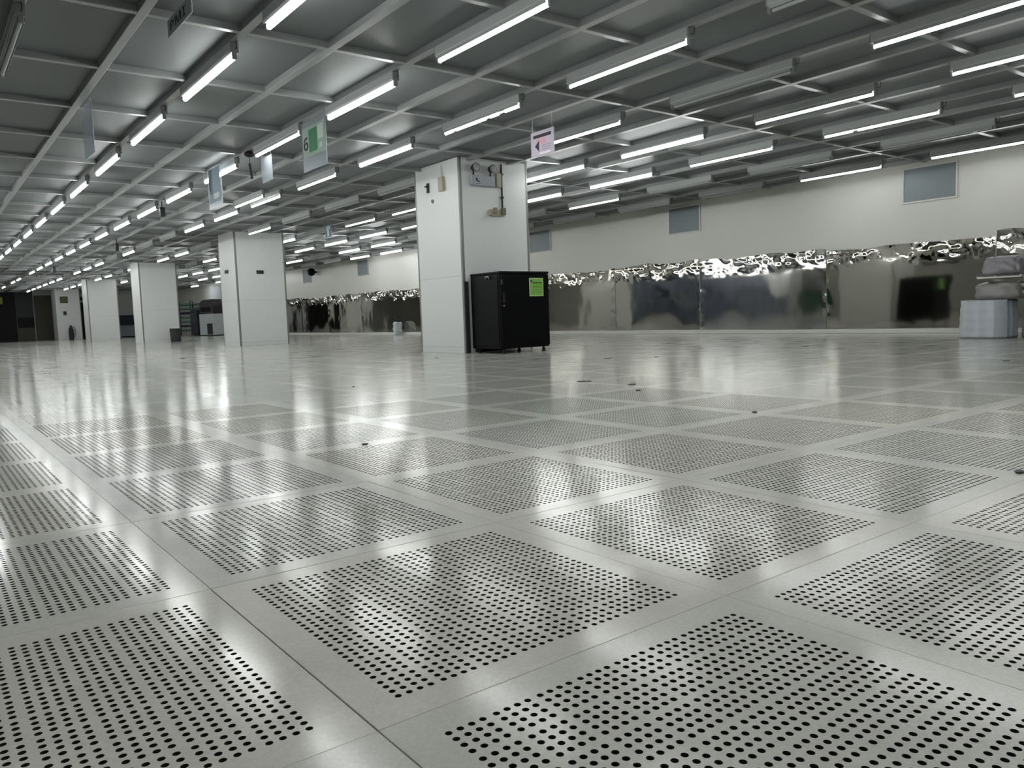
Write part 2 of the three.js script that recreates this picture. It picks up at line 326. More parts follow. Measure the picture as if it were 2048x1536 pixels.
const LIT = {
  '-1': [[], [1, 2]], 0: [[-1, 0, 1, 2, 3, 4, 5, 6, 7, 8, 9, 10, 11, 12], []],
  1: [[-1, 0, 1, 2, 3, 4, 5, 6, 7, 8, 9, 10, 11, 12, 13, 15, 16, 18], [14, 17]],
  2: [[0, 2, 3, 4, 5, 6, 9, 11, 12, 13, 15, 16, 17, 18, 19, 20], [-1, 7, 8, 10, 14]],  // lit list ends with battens added to brighten the most distant column
  3: [[-1, 1, 6, 9, 10, 12, 14, 15, 17, 18, 19], [0, 3, 4, 5, 8, 13]],  // farthest lit batten here is likewise added to brighten that column
  4: [[-1, 0, 1, 2, 4, 5, 7, 10, 13, 16, 18], [3, 6, 8, 9, 11, 12, 15]],
  5: [[-1, 1, 2, 3, 5, 6, 7, 8, 12, 13, 14, 17], [4, 9, 10, 11, 16]],
  6: [[3, 7, 8, 10, 14, 15, 18], [0, 1, 2, 4, 5, 6, 9, 11, 12]],
  7: [[0, 1, 8, 9, 14, 16, 18], [2, 3, 4, 5, 6, 7, 10, 11, 12]],
};
LIT['-1'][0] = [4, 5, 7, 9, 11];
for (const k of [0, 1, 2, 3]) LIT[k][0].push(-2); LIT['-1'][0].push(-1, -2); LIT[0][0].push(-3);  // unseen battens around and behind the camera, added to brighten the foreground floor
LIT['-4'] = [[6, 8, 9, 10, 12], []]; LIT['-3'] = [[-2, 5, 7, 8, 10, 12, 15], []]; LIT['-5'] = [[6, 8, 9, 11, 13, 16], []];  // unseen battens on the left, added to brighten foil reflections and near floor
{
  const SHADED = { 1: [0, 2], 2: [0, 3, 4], 3: [-2, -1, 1, 6], 4: [-1, 0, 4, 5], 5: [-1, 1, 5], 6: [3], 7: [0, 1] };
  const on = batten(true), onOpen = batten(true, null, true), off = batten(false), nth = ['first', 'second', 'third', 'fourth', 'fifth', 'sixth', 'seventh', 'eighth', 'ninth', 'tenth', 'eleventh', 'twelfth', 'thirteenth'];
  const bay = (z) => (z > CZ[0] ? 'before the cabinet column' : z > CZ[1] ? 'between cabinet column and plaque column' : z > CZ[2] ? 'between plaque column and bin column' : z > CZ[3] ? 'between bin column and plain column' : 'beyond the plain column');
  const where = (k, z) => `batten, ${nth[7 - k]} row from the foil wall, ${bay(z)}`;
  for (const k of [-5, -4, -3, -1, 0, 1, 2, 3, 4, 5, 6, 7]) for (const s of [0, 1]) for (const m of LIT[k][s]) {
    const shaded = (SHADED[k] ?? []).includes(m), o = (s ? off : shaded ? on : onOpen).clone(); o.name = numbered('ceiling_light'); o.position.set(1.17 + 1.2 * k, BAR_Y, -3.05 - 1.8 * m); scene.add(o);
    tag(o, (s ? 'unlit ' : shaded ? 'dimmer shaded lit ' : 'bright open lit ') + where(k, o.position.z), 'light', s ? 'unlit ceiling battens' : 'lit ceiling battens');
  }
  const special = (k, m, parts, label) => { const o = batten(true, parts); o.name = numbered('ceiling_light'); o.position.set(1.17 + 1.2 * k, BAR_Y, -3.05 - 1.8 * m); scene.add(o); tag(o, label, 'light'); };
  special(2, 1, [[-0.572, -0.45], [-0.4, 0.08], [0.15, 0.27], [0.37, 0.572]], 'lit batten whose glowing tube is broken into four pieces');
  special(5, 0, [[-0.572, -0.28], [-0.22, 0.572]], 'lit batten whose glowing tube is broken into two pieces');
  const t = batten(true); t.name = numbered('ceiling_light'); t.position.set(3.36, BAR_Y - 0.004, -10.35); t.rotation.set(0, 0, 0); scene.add(t); tag(t, 'extra lit batten squeezed beside another lit batten', 'light');
}

// ---------------------------------------------------------------- black cabinet with the green notice
{
  const c = thing('cabinet', 'black steel cabinet with a green notice, against the white column', 'cabinet', [5.065, 0, -6.46]);
  const w = 0.36, d = 0.3, top = 0.945;
  part(c, 'body', rbox(-w, w, 0.055, top - 0.03, -d, d - 0.022, 0.008), mBlack);
  part(c, 'top', rbox(-w - 0.004, w + 0.004, top - 0.03, top, -d - 0.004, d + 0.004, 0.012, 3), mBlack);
  const dr = part(c, 'door', rbox(-w + 0.004, w - 0.004, 0.075, top - 0.036, d - 0.021, d, 0.006), mBlack);
  part(dr, 'lock', (() => { const g = new THREE.CylinderGeometry(0.012, 0.012, 0.012, 16); g.rotateX(Math.PI / 2); g.translate(-w + 0.035, 0.55, d + 0.006); return g; })(), mSteel, 'small steel lock');
  part(dr, 'handle', rbox(-w + 0.02, -w + 0.05, 0.58, 0.7, d, d + 0.018, 0.006), mBlackRub);
  part(dr, 'hinge', rbox(-w + 0.006, -w + 0.028, 0.79, 0.85, d, d + 0.012, 0.004), mDark);
  part(c, 'side_panel', rbox(-w - 0.006, -w, 0.09, top - 0.05, -d + 0.03, d - 0.05, 0.004), mBlack);
  const cl = part(c, 'carry_clip', plain([rbox(-w - 0.03, -w - 0.006, 0.862, 0.89, 0.04, 0.052, 0.004), rbox(-w - 0.03, -w - 0.006, 0.862, 0.89, 0.1, 0.112, 0.004), rbox(-w - 0.032, -w - 0.018, 0.884, 0.898, 0.04, 0.112, 0.005)]), mSteel, 'bright steel clip');
  for (const [x, z] of [[-1, -1], [-1, 1], [1, -1], [1, 1]]) {
    const f = part(c, 'foot', cyl(x * (w - 0.06), 0.004, z * (d - 0.06), 0.02, 0.014, 0.052), mBlackRub);
    part(f, 'foot_pad', cyl(x * (w - 0.06), 0, z * (d - 0.06), 0.026, 0.026, 0.008), mBlackRub);
  }
  part(c, 'plinth', rbox(-w + 0.02, w * 0.25, 0.012, 0.056, -d + 0.02, -d + 0.06, 0.004), mBlackMat);
  const notice = canvas(512, 512, (q, W, H) => {
    q.fillStyle = '#b7d68d'; q.fillRect(0, 0, W, H);
    q.fillStyle = '#86b957'; q.fillRect(26, 26, W - 52, H - 52);
    q.fillStyle = '#20331a'; q.beginPath(); q.ellipse(80, 92, 30, 40, 0, 0, 7); q.fill();
    const bars = (y, h, xs, col) => { q.fillStyle = col; for (const [a, b] of xs) q.fillRect(a, y, b - a, h); };
    bars(118, 34, [[130, 225], [238, 330], [345, 452]], '#1f3a17');
    q.fillStyle = '#6fbf3c'; q.fillRect(120, 170, 340, 48);
    bars(232, 10, [[124, 455]], '#3d5f2b'); bars(262, 10, [[124, 448]], '#4a6d36'); bars(320, 10, [[124, 452]], '#3d5f2b'); bars(378, 9, [[124, 440]], '#4a6d36'); bars(420, 9, [[124, 452]], '#4a6d36');
  });
  const ng = new THREE.BoxGeometry(0.212, 0.212, 0.002); ng.translate(0.165, 0.76, d + 0.002);
  single('notice', ng, [mWhite, mWhite, mWhite, mWhite, std({ map: notice, roughness: 0.5 }), mWhite], [5.065, 0, -6.46], 'bright green printed notice stuck on the black cabinet door', 'notice');
  single('cabinet_shade_strip', rbox(-0.03, 0.03, 0, 0.86, -0.007, 0.007, 0.003), mDark, [4.662, 0, -6.787], 'narrow dark strip added for the cabinet shade on the column front', 'shade');  // dark strip put where the column front lies in the cabinet's shadow
}

// ---------------------------------------------------------------- fittings on the columns
{
  const zf = CZ[0] + 0.004;
  const e = thing('emergency_light', 'grey twin-headed emergency light at the top of the cabinet column', 'light', [4.94, 2.0, zf]);
  const sheet = canvas(256, 128, (q, W, H) => { q.fillStyle = '#a9b0b8'; q.fillRect(0, 0, W, H); q.fillStyle = '#15171c'; q.beginPath(); q.moveTo(30, 30); q.lineTo(52, 30); q.lineTo(52, 66); q.lineTo(84, 78); q.lineTo(70, 96); q.lineTo(30, 72); q.fill(); q.fillStyle = '#5a6068'; q.fillRect(30, 106, 60, 10); });
  part(e, 'battery_box', rbox(-0.17, 0.17, 0, 0.12, 0.001, 0.06, 0.008), std({ color: 0xa4abb3, roughness: 0.5 }));
  part(e, 'label_plate', (() => { const g = new THREE.BoxGeometry(0.3, 0.1, 0.002); g.translate(0, 0.06, 0.061); return g; })(), std({ map: sheet, roughness: 0.5 }));
  for (const x of [-0.125, 0.125]) {
    const h = part(e, 'lamp_head', (() => { const g = new THREE.CylinderGeometry(0.052, 0.036, 0.07, 24); g.rotateX(Math.PI / 2); g.translate(x, 0.205, 0.06); return g; })(), mDark);
    part(h, 'lens', (() => { const g = new THREE.SphereGeometry(0.047, 20, 8, 0, Math.PI * 2, 0, Math.PI / 2); g.scale(1, 0.3, 1); g.rotateX(Math.PI / 2); g.translate(x, 0.205, 0.092); return g; })(), mMilky);
    part(h, 'bracket', rbox(x - 0.01, x + 0.01, 0.118, 0.19, 0.02, 0.036, 0.004), mDark);
  }
  const cd = thing('conduit', 'dark conduit running down the cabinet column from the ceiling', 'pipe', [5.242, 1.755, zf]);
  part(cd, 'pipe', cyl(0, 0, 0.014, 0.011, 0.011, 0.532, 12), mBlackRub);
  for (const y of [0.12, 0.4]) part(cd, 'clip', rbox(-0.022, 0.022, y, y + 0.02, 0.0, 0.027, 0.003), mDark);
  single('junction_box', rbox(-0.035, 0.035, 0, 0.17, 0, 0.045, 0.006), mBeige, [5.185, 2.0, zf], 'beige junction box beside the conduit near the column top', 'box');
  const so = thing('socket', 'double beige socket box under the dark conduit', 'socket', [5.145, 1.655, zf]);
  part(so, 'back_box', rbox(-0.115, 0.115, 0, 0.075, 0, 0.04, 0.006), mBeige);
  part(so, 'plug', rbox(-0.07, -0.02, 0.02, 0.095, 0.036, 0.075, 0.01), std({ color: 0x8d8878, roughness: 0.6 }));
  part(so, 'plug', rbox(0.05, 0.115, 0.012, 0.1, 0.036, 0.07, 0.01), std({ color: 0x77725f, roughness: 0.6 }));
  const xl = CX - 0.004;
  const sw = thing('switch_box', 'small beige switch with thin conduit on the lit column face', 'switch', [xl, 1.975, -7.16]);
  part(sw, 'box', rbox(-0.04, 0, 0, 0.17, -0.05, 0.05, 0.006), mBeige);
  part(sw, 'conduit', cyl(-0.012, 0.168, 0, 0.009, 0.009, 0.142, 10), mWhite);
  const hk = thing('wall_hook', 'small black hook plate on the lit column face', 'hook', [xl, 2.0, -7.5]);
  part(hk, 'plate', rbox(-0.008, 0, 0, 0.12, -0.028, 0.028, 0.003), mBlackRub);
  part(hk, 'peg', rbox(-0.04, -0.006, 0.07, 0.085, -0.028, 0.028, 0.004), mBlackRub);
  single('button', (() => { const g = new THREE.CylinderGeometry(0.022, 0.024, 0.014, 20); g.rotateZ(Math.PI / 2); return g; })(), mBlueGrey, [CX - 0.007, 1.885, -7.405], 'tiny grey button on the lit face of the cabinet column', 'button');
  single('plaque', rbox(-0.075, 0.075, 0, 0.07, 0, 0.012, 0.004), mDark, [5.12, 1.46, CZ[1] + 0.002], 'small dark plaque on the column face toward the hall', 'plaque');
  single('plaque', rbox(-0.012, 0, 0, 0.07, -0.1, 0.1, 0.004), mDark, [CX - 0.002, 1.5, CZ[1] - 0.57], 'small dark plaque on the lit side face of the second column', 'plaque');
}

// ---------------------------------------------------------------- hanging signs in clear pouches
function sign(name, label, x, z, yTop, w, h, hang, print, mat, group) {
  const s = thing(name, label, 'sign', [x, yTop, z], -Math.PI / 2, group);
  part(s, 'pouch', rbox(-w / 2, w / 2, -h, 0, -0.003, 0.003, 0.002, 1), mat ?? mClear);
  if (print) part(s, 'card', new THREE.BoxGeometry(w * print[1], h * print[2], 0.001).translate(w * print[3], -h * print[4], 0.004), print[0]);
  for (const a of [-0.42, 0.42]) part(s, 'string', cyl(a * w, -0.01, 0, 0.0025, 0.0025, hang + 0.012, 6), print && print[5] ? mBlackRub : mWhite);
  return s;
}
const paper = (t) => std({ map: t, roughness: 0.6 });
const six = canvas(256, 256, (q, W, H) => { q.fillStyle = '#a9bfb4'; q.fillRect(0, 0, W, H); q.fillStyle = '#3f8f5c'; q.fillRect(72, 30, 96, 190); q.fillStyle = '#d9e6de'; q.fillRect(176, 20, 60, 120); q.fillRect(190, 170, 30, 40); q.fillStyle = '#0e1411'; q.font = 'bold 150px sans-serif'; q.save(); q.translate(4, 190); q.scale(0.75, 1); q.fillText('6', 0, 0); q.restore(); });
sign('hanging_sign', 'clear hanging sign with a black 6 and green field', 2.37, -5.77, BAR_Y - 0.02, 0.52, 0.44, 0.02, [paper(six), 0.94, 0.62, 0, 0.42]);
const blueCard = canvas(128, 256, (q, W, H) => { q.fillStyle = '#8fa3ac'; q.fillRect(0, 0, W, H); q.fillStyle = '#51707a'; q.fillRect(0, 0, 40, 190); q.fillStyle = '#1c2b2e'; q.fillRect(0, 70, 16, 90); q.fillStyle = '#d5dbe0'; q.fillRect(50, 190, 60, 40); });
sign('hanging_sign', 'clear hanging sign with a blue-grey card, crossing a lit batten', 2.27, -8.36, BAR_Y - 0.02, 0.5, 0.46, 0.02, [paper(blueCard), 0.8, 0.84, 0, 0.45, true]);
const pink = canvas(256, 256, (q, W, H) => {
  q.fillStyle = '#c9c0cf'; q.fillRect(0, 0, W, H); q.fillStyle = '#3a2630'; q.fillRect(28, 34, 200, 34); q.fillStyle = '#d8a9b6'; q.fillRect(60, 76, 110, 60);
  q.fillStyle = '#2b2433'; q.beginPath(); q.moveTo(92, 96); q.lineTo(92, 214); q.lineTo(62, 170); q.lineTo(44, 150); q.fill();
  q.fillStyle = '#9d97ab'; for (const y of [150, 172, 194]) q.fillRect(120, y, 100, 8); q.fillStyle = '#f2eefb'; q.fillRect(96, 222, 120, 20);
});
sign('hanging_sign', 'pinkish white hanging sign with dark title bar', 4.2, -4.74, 2.165, 0.34, 0.235, 0.125, [paper(pink), 0.98, 0.97, 0, 0.5], mMilky);
const dir = canvas(256, 128, (q, W, H) => { q.fillStyle = '#a3aaa8'; q.fillRect(0, 0, W, H); q.fillStyle = '#101413'; q.font = 'bold 96px sans-serif'; q.fillText('PMI', 18, 98); });
sign('hanging_sign', 'grey hanging sign with tall black lettering under the ceiling', 0.72, -3.84, BAR_Y - 0.004, 0.5, 0.1, 0.004, [paper(dir), 0.98, 0.97, 0, 0.5]);
sign('hanging_sign', 'blank clear plastic sheet hung from the ceiling', 0.62, -6.25, BAR_Y - 0.01, 0.42, 0.42, 0.01, null);
const tee = canvas(128, 128, (q, W, H) => { q.fillStyle = '#6e7e86'; q.fillRect(0, 0, W, H); q.fillStyle = '#dfe8ee'; q.fillRect(20, 14, 88, 40); q.fillRect(44, 54, 36, 64); });
sign('hanging_sign', 'small distant hanging sign with a pale T shape', 5.78, -13.0, BAR_Y - 0.01, 0.3, 0.25, 0.01, [paper(tee), 0.9, 0.9, 0, 0.5]);
sign('hanging_sign', 'empty clear pouch hanging beside the black pull handle', 2.46, -7.2, 2.2, 0.3, 0.26, 0.09, null);

// ---------------------------------------------------------------- things hanging from the ceiling
{
  const p = thing('pull_cord', 'black pull handle on a cord below a black ceiling switch', 'cord', [2.37, BAR_Y, -7.45]);
  part(p, 'ceiling_switch', (() => { const g = new THREE.SphereGeometry(0.055, 20, 12); g.scale(1, 0.6, 1); g.translate(0, -0.03, 0); return g; })(), mBlackRub);
  part(p, 'cord', cyl(0, -0.14, 0, 0.003, 0.003, 0.09, 6), mBlackRub);
  part(p, 'handle', (() => { const g = new THREE.CapsuleGeometry(0.014, 0.14, 6, 12); g.rotateZ(0.1); g.translate(0.006, -0.21, 0); return g; })(), mBlackRub);
  for (const [x, z, l, n] of [[2.43, -11.4, 0.22, 'first'], [2.86, -16.9, 0.24, 'second'], [2.6, -23.8, 0.26, 'third']]) {
    const h = thing('drop_socket', `dark socket hanging from the ceiling, ${n} from the black pull handle`, 'socket', [x, BAR_Y, z], 0, 'dark hanging sockets');
    part(h, 'cable', cyl(0, -l * 0.4, 0, 0.008, 0.008, l * 0.4 + 0.002, 8), mBlackRub);
    part(h, 'socket_body', rbox(-0.035, 0.035, -l, -l * 0.38, -0.035, 0.035, 0.01), mDark);
  }
  const sp = thing('camera_dome', 'round black camera dome on the white wall', 'camera', [X1, 2.05, -24.0]);
  part(sp, 'bracket', rbox(-0.07, 0, 0.02, 0.08, -0.03, 0.03, 0.006), mDark);
  part(sp, 'dome', (() => { const g = new THREE.SphereGeometry(0.13, 24, 16); g.translate(-0.19, 0.05, 0); return g; })(), mBlack);
}

// ---------------------------------------------------------------- wrapped bundles by the foil wall
function ribbed(w, h, d, n, amp) {   // a film-wrapped bundle: rounded block with upright ribs, drawn in a little at the top
  const P = [], I = [], M = n * 12, rows = 16, per = [];
  for (let a = 0; a < M; a++) { const t = (a / M) * Math.PI * 2, c = Math.cos(t), s = Math.sin(t), k = 1 / Math.pow(Math.pow(Math.abs(c), 6) + Math.pow(Math.abs(s), 6), 1 / 6), rib = 1 - amp * Math.abs(Math.sin((a / 12) * Math.PI)); per.push([c * k * rib * w / 2, s * k * rib * d / 2]); }
  for (let r = 0; r <= rows; r++) { const y = (r / rows) * h, f = 1 - 0.05 * Math.pow(r / rows, 3) + 0.012 * Math.sin(r * 1.7) - (r === 0 ? 0.02 : 0); for (const [x, z] of per) P.push(x * f, y, z * f); }
  for (let r = 0; r < rows; r++) for (let a = 0; a < M; a++) { const b = (a + 1) % M, p = r * M + a, q = r * M + b; I.push(p, p + M, q, q, p + M, q + M); }
  const cT = P.length / 3; P.push(0, h * 1.01, 0); const cB = cT + 1; P.push(0, 0, 0);
  for (let a = 0; a < M; a++) { const b = (a + 1) % M; I.push(rows * M + a, cT, rows * M + b, a, b, cB); }
  const g = new THREE.BufferGeometry(); g.setAttribute('position', new THREE.Float32BufferAttribute(P, 3)); g.setIndex(I); g.computeVertexNormals(); return g;
}
function crumpled(w, h, d, sd, amp) {
  const g = new THREE.BoxGeometry(w, h, d, 14, 12, 14), p = g.attributes.position, n = noiseField(64, 7, sd), m = noiseField(64, 19, sd + 3);
  for (let i = 0; i < p.count; i++) {
    const x = p.getX(i), y = p.getY(i), z = p.getZ(i), L = Math.pow(Math.pow(Math.abs(x / w * 2), 5) + Math.pow(Math.abs(y / h * 2), 5) + Math.pow(Math.abs(z / d * 2), 5), 0.2) || 1;
    const u = (Math.floor((x * 3.1 + z * 1.7 + 9) * 20) & 63), v = (Math.floor((y * 3.3 + z * 2.1 + 9) * 20) & 63), k = (1 + ((n[v * 64 + u] - 0.5) + (m[u * 64 + v] - 0.5) * 0.7) * amp) / L;
    p.setXYZ(i, x * k, Math.max(-h / 2, y * k), z * k);
  }
  g.translate(0, h / 2, 0); g.computeVertexNormals(); return g;
}
{
  const mWrap = new THREE.MeshPhysicalMaterial({ color: 0xc4cbd2, roughness: 0.42, clearcoat: 0.5, clearcoatRoughness: 0.3 });
  single('wrapped_bundle', ribbed(0.5, 0.425, 0.5, 12, 0.09), mWrap, [8.98, 0, -2.72], 'pale ribbed film-wrapped bundle with clear lit edge before the foil', 'bundle');
  single('wrapped_bundle', ribbed(0.5, 0.42, 0.5, 12, 0.09), std({ color: 0xa3abb1, roughness: 0.45 }), [9.22, 0, -2.17], 'greyer ribbed film-wrapped bundle pushed beside the pale one', 'bundle');
  single('plastic_bag', crumpled(0.5, 0.19, 0.48, 11, 0.2), new THREE.MeshPhysicalMaterial({ color: 0x8c8a88, roughness: 0.35, clearcoat: 0.6, clearcoatRoughness: 0.2 }), [9.08, 0.43, -2.6], 'brownish grey crumpled plastic bag on the wrapped bundles', 'bag');
  single('tray', plain([rbox(-0.25, 0.25, 0, 0.02, -0.22, 0.22, 0.006), rbox(-0.25, 0.25, 0.012, 0.03, -0.225, -0.212, 0.004), rbox(-0.25, 0.25, 0.012, 0.03, 0.212, 0.225, 0.004)]), mWhite, [9.1, 0.66, -2.58], 'thin white tray lying on the brownish plastic bag', 'tray');
  single('plastic_bag', crumpled(0.44, 0.2, 0.38, 23, 0.3), new THREE.MeshPhysicalMaterial({ color: 0xb3b0b6, roughness: 0.28, transmission: 0.35, thickness: 0 }), [9.1, 0.705, -2.58], 'pale crumpled plastic bag on the white tray', 'bag');
  single('plastic_bag', crumpled(0.22, 0.36, 0.2, 31, 0.35), mMilky, [10.12, 0, -18.3], 'small white crumpled bag on the floor before the foil wall', 'bag');
}

// ---------------------------------------------------------------- dark scraps on the floor
{
  const g = [0, 1, 2].map((k) => { const s = new THREE.Shape(); const n = 9; for (let a = 0; a < n; a++) { const t = (a / n) * Math.PI * 2, r = rr(0.55, 1); a ? s.lineTo(Math.cos(t) * r, Math.sin(t) * r * 0.6) : s.moveTo(r, 0); } s.closePath(); const e = new THREE.ExtrudeGeometry(s, { depth: 0.06, bevelEnabled: false }); e.rotateX(-Math.PI / 2); return e; });
  const spots = [[2.75, -2.68, 0.05], [2.76, -2.26, 0.045], [2.52, -1.98, 0.03], [0.59, -1.49, 0.012], [1.67, -3.79, 0.014], [2.12, -0.94, 0.018], [1.54, 0.26, 0.02], [4.56, -4.31, 0.05], [4.9, -4.0, 0.035], [2.29, -10.34, 0.05], [5.79, -14.4, 0.06], [5.43, -1.22, 0.03], [3.9, -6.3, 0.03], [6.3, -4.6, 0.05], [6.9, -3.7, 0.05], [6.4, -9.5, 0.06], [3.3, -8.2, 0.04]];
  spots.forEach(([x, z, s], n) => { const m = single('floor_scrap', g[n % 3], mDark, [x, 0.0004, z], 'small dark scrap lying flat on the perforated floor', 'scrap', 'dark scraps strewn on the floor'); m.scale.set(s, 0.06, s); m.rotation.y = rr(0, 6); });
}

// ---------------------------------------------------------------- distant machines and furniture
{
  const bin = thing('waste_bin', 'dark cylindrical waste bin at the foot of a white column', 'bin', [5.42, 0, -22.95]);
  part(bin, 'body', new THREE.LatheGeometry([[0, 0], [0.125, 0], [0.135, 0.01], [0.15, 0.38], [0.142, 0.38], [0.128, 0.02], [0, 0.02]].map((p) => new THREE.Vector2(...p)), 28), mDark);
  part(bin, 'rim', new THREE.TorusGeometry(0.148, 0.008, 8, 28).rotateX(Math.PI / 2).translate(0, 0.38, 0), mBlackRub);
  const ex = thing('fire_extinguisher', 'dark fire extinguisher standing by the most distant column', 'extinguisher', [5.15, 0, -39.6]);
  part(ex, 'cylinder', new THREE.LatheGeometry([[0, 0], [0.09, 0], [0.1, 0.02], [0.1, 0.5], [0.06, 0.58], [0.03, 0.6], [0, 0.6]].map((p) => new THREE.Vector2(...p)), 24), mDark);
  part(ex, 'valve', rbox(-0.05, 0.05, 0.6, 0.66, -0.02, 0.02, 0.01), mBlackRub);
  part(ex, 'hose', tube([[0.04, 0.62, 0], [0.14, 0.55, 0.02], [0.15, 0.3, 0.02], [0.12, 0.12, 0.02]], 0.014), mBlackRub);
  single('wall_plate', rbox(-0.16, 0.16, 0, 0.3, 0, 0.02, 0.006), std({ color: 0x5b5f3f, roughness: 0.6 }), [5.0, 1.68, -39.898], 'olive sign plate high on the most distant column', 'sign');
  single('wall_plate', rbox(-0.06, 0.06, 0, 0.16, 0, 0.05, 0.006), mDark, [5.0, 1.15, -39.898], 'small dark box under the olive sign on the distant column', 'box');
  const lk = thing('tall_locker', 'narrow black locker by the end wall topped with a white dial', 'locker', [5.95, 0, -41.75]);
  part(lk, 'body', rbox(-0.2, 0.2, 0, 1.75, -0.2, 0.2, 0.01), mBlackMat);
  part(lk, 'dial', (() => { const g = new THREE.CylinderGeometry(0.2, 0.2, 0.05, 28); g.rotateX(Math.PI / 2); g.translate(0, 1.95, 0.18); return g; })(), mWhite);
  part(lk, 'dial_face', (() => { const g = new THREE.CylinderGeometry(0.1, 0.1, 0.06, 24); g.rotateX(Math.PI / 2); g.translate(0.02, 1.93, 0.185); return g; })(), mBlackRub);
  const ys = canvas(256, 128, (q, W, H) => { q.fillStyle = '#3c3f10'; q.fillRect(0, 0, W, H); q.fillStyle = '#d9dd8c'; q.font = 'bold 120px sans-serif'; q.fillText('U', 140, 108); });
  const exs = thing('lit_sign', 'dim yellow-green lit sign above the dark end wall', 'sign', [2.45, 1.72, -41.85]);
  part(exs, 'case', rbox(-0.36, 0.36, 0, 0.36, -0.05, 0.05, 0.01), mBlackMat);
  part(exs, 'face', new THREE.BoxGeometry(0.68, 0.32, 0.004).translate(0, 0.18, 0.052), std({ map: ys, emissive: 0xffffff, emissiveMap: ys, emissiveIntensity: 0.8, roughness: 0.5 }));
  const bn = thing('bench', 'grey bench carrying a navy box by the end wall', 'bench', [8.0, 0, -41.5]);
  part(bn, 'top', rbox(-0.7, 0.7, 0.56, 0.6, -0.35, 0.35, 0.006), mBlueGrey);
  part(bn, 'front', rbox(-0.66, 0.66, 0.05, 0.56, -0.3, 0.3, 0.006), std({ color: 0x8f949b, roughness: 0.6 }));
  for (const s of [-1, 1]) part(bn, 'leg', rbox(s * 0.6 - 0.03, s * 0.6 + 0.03, 0, 0.06, -0.28, 0.28, 0.006), mDark);
  single('machine_box', rbox(-0.6, 0.6, 0, 0.48, -0.28, 0.28, 0.02), mNavy, [8.0, 0.602, -41.5], 'navy box-shaped machine on the grey bench', 'machine');
  // cluster by the long wall
  const rk = thing('tray_rack', 'green-framed rack stacked with teal trays by the long wall', 'rack', [9.75, 0, -36.9]);
  for (const [x, z] of [[-0.3, -0.9], [0.3, -0.9], [-0.3, 0.9], [0.3, 0.9]]) part(rk, 'post', rbox(x - 0.025, x + 0.025, 0, 1.6, z - 0.025, z + 0.025, 0.005), std({ color: 0x2c3b2e, roughness: 0.6 }));
  for (let k = 0; k < 7; k++) part(rk, 'tray', plain([rbox(-0.28, 0.28, 0.2 + k * 0.2, 0.22 + k * 0.2, -0.86, 0.86, 0.004), rbox(-0.28, -0.262, 0.2 + k * 0.2, 0.29 + k * 0.2, -0.86, 0.86, 0.004), rbox(0.262, 0.28, 0.2 + k * 0.2, 0.29 + k * 0.2, -0.86, 0.86, 0.004)]), k % 3 === 1 ? mNavy : mTeal);
  const nv = thing('machine_box', 'dark navy machine standing between tray rack and white cabinet', 'machine', [9.7, 0, -35.2]);
  part(nv, 'body', rbox(-0.35, 0.35, 0.06, 1.15, -0.45, 0.45, 0.02), mNavy);
  part(nv, 'panel', rbox(-0.37, -0.35, 0.6, 1.0, -0.35, 0.35, 0.008), mDark);
  part(nv, 'base', rbox(-0.3, 0.3, 0, 0.07, -0.4, 0.4, 0.006), mBlackMat);
  const wc = thing('white_cabinet', 'pale grey cabinet with an open dark bay under the black hood', 'cabinet', [9.7, 0, -33.4]);
  part(wc, 'body', rbox(-0.36, 0.36, 0.04, 0.93, -0.95, 0.95, 0.012), std({ color: 0xa9b2b1, roughness: 0.5 }));
  part(wc, 'open_bay', rbox(-0.372, -0.3, 0.06, 0.52, 0.15, 0.88, 0.006), mBlackMat);
  part(wc, 'plinth', rbox(-0.3, 0.3, 0, 0.05, -0.9, 0.9, 0.004), mDark);
  const hd = thing('black_hood', 'black domed machine hood sitting on the pale cabinet', 'machine', [9.7, 0.93, -33.4]);
  part(hd, 'shell', (() => { const s = new THREE.Shape(); s.moveTo(-0.95, 0); s.lineTo(0.95, 0); s.lineTo(0.95, 0.3); s.quadraticCurveTo(0.9, 0.52, 0.4, 0.56); s.lineTo(-0.6, 0.56); s.quadraticCurveTo(-0.95, 0.5, -0.95, 0.3); s.closePath(); const g = new THREE.ExtrudeGeometry(s, { depth: 0.62, bevelEnabled: true, bevelSize: 0.02, bevelThickness: 0.02, bevelSegments: 2 }); g.translate(0, 0.022, -0.31); g.rotateY(Math.PI / 2); return g; })(), mBlackMat);
  part(hd, 'visor', rbox(-0.345, -0.325, 0.1, 0.3, -0.7, 0.6, 0.004), mBlack);
  single('plastic_sheet', crumpled(0.05, 0.75, 1.6, 41, 0.15), mMilky, [10.28, 1.42, -34.9], 'pale plastic sheet fixed to the wall above the navy machine', 'sheet');
}

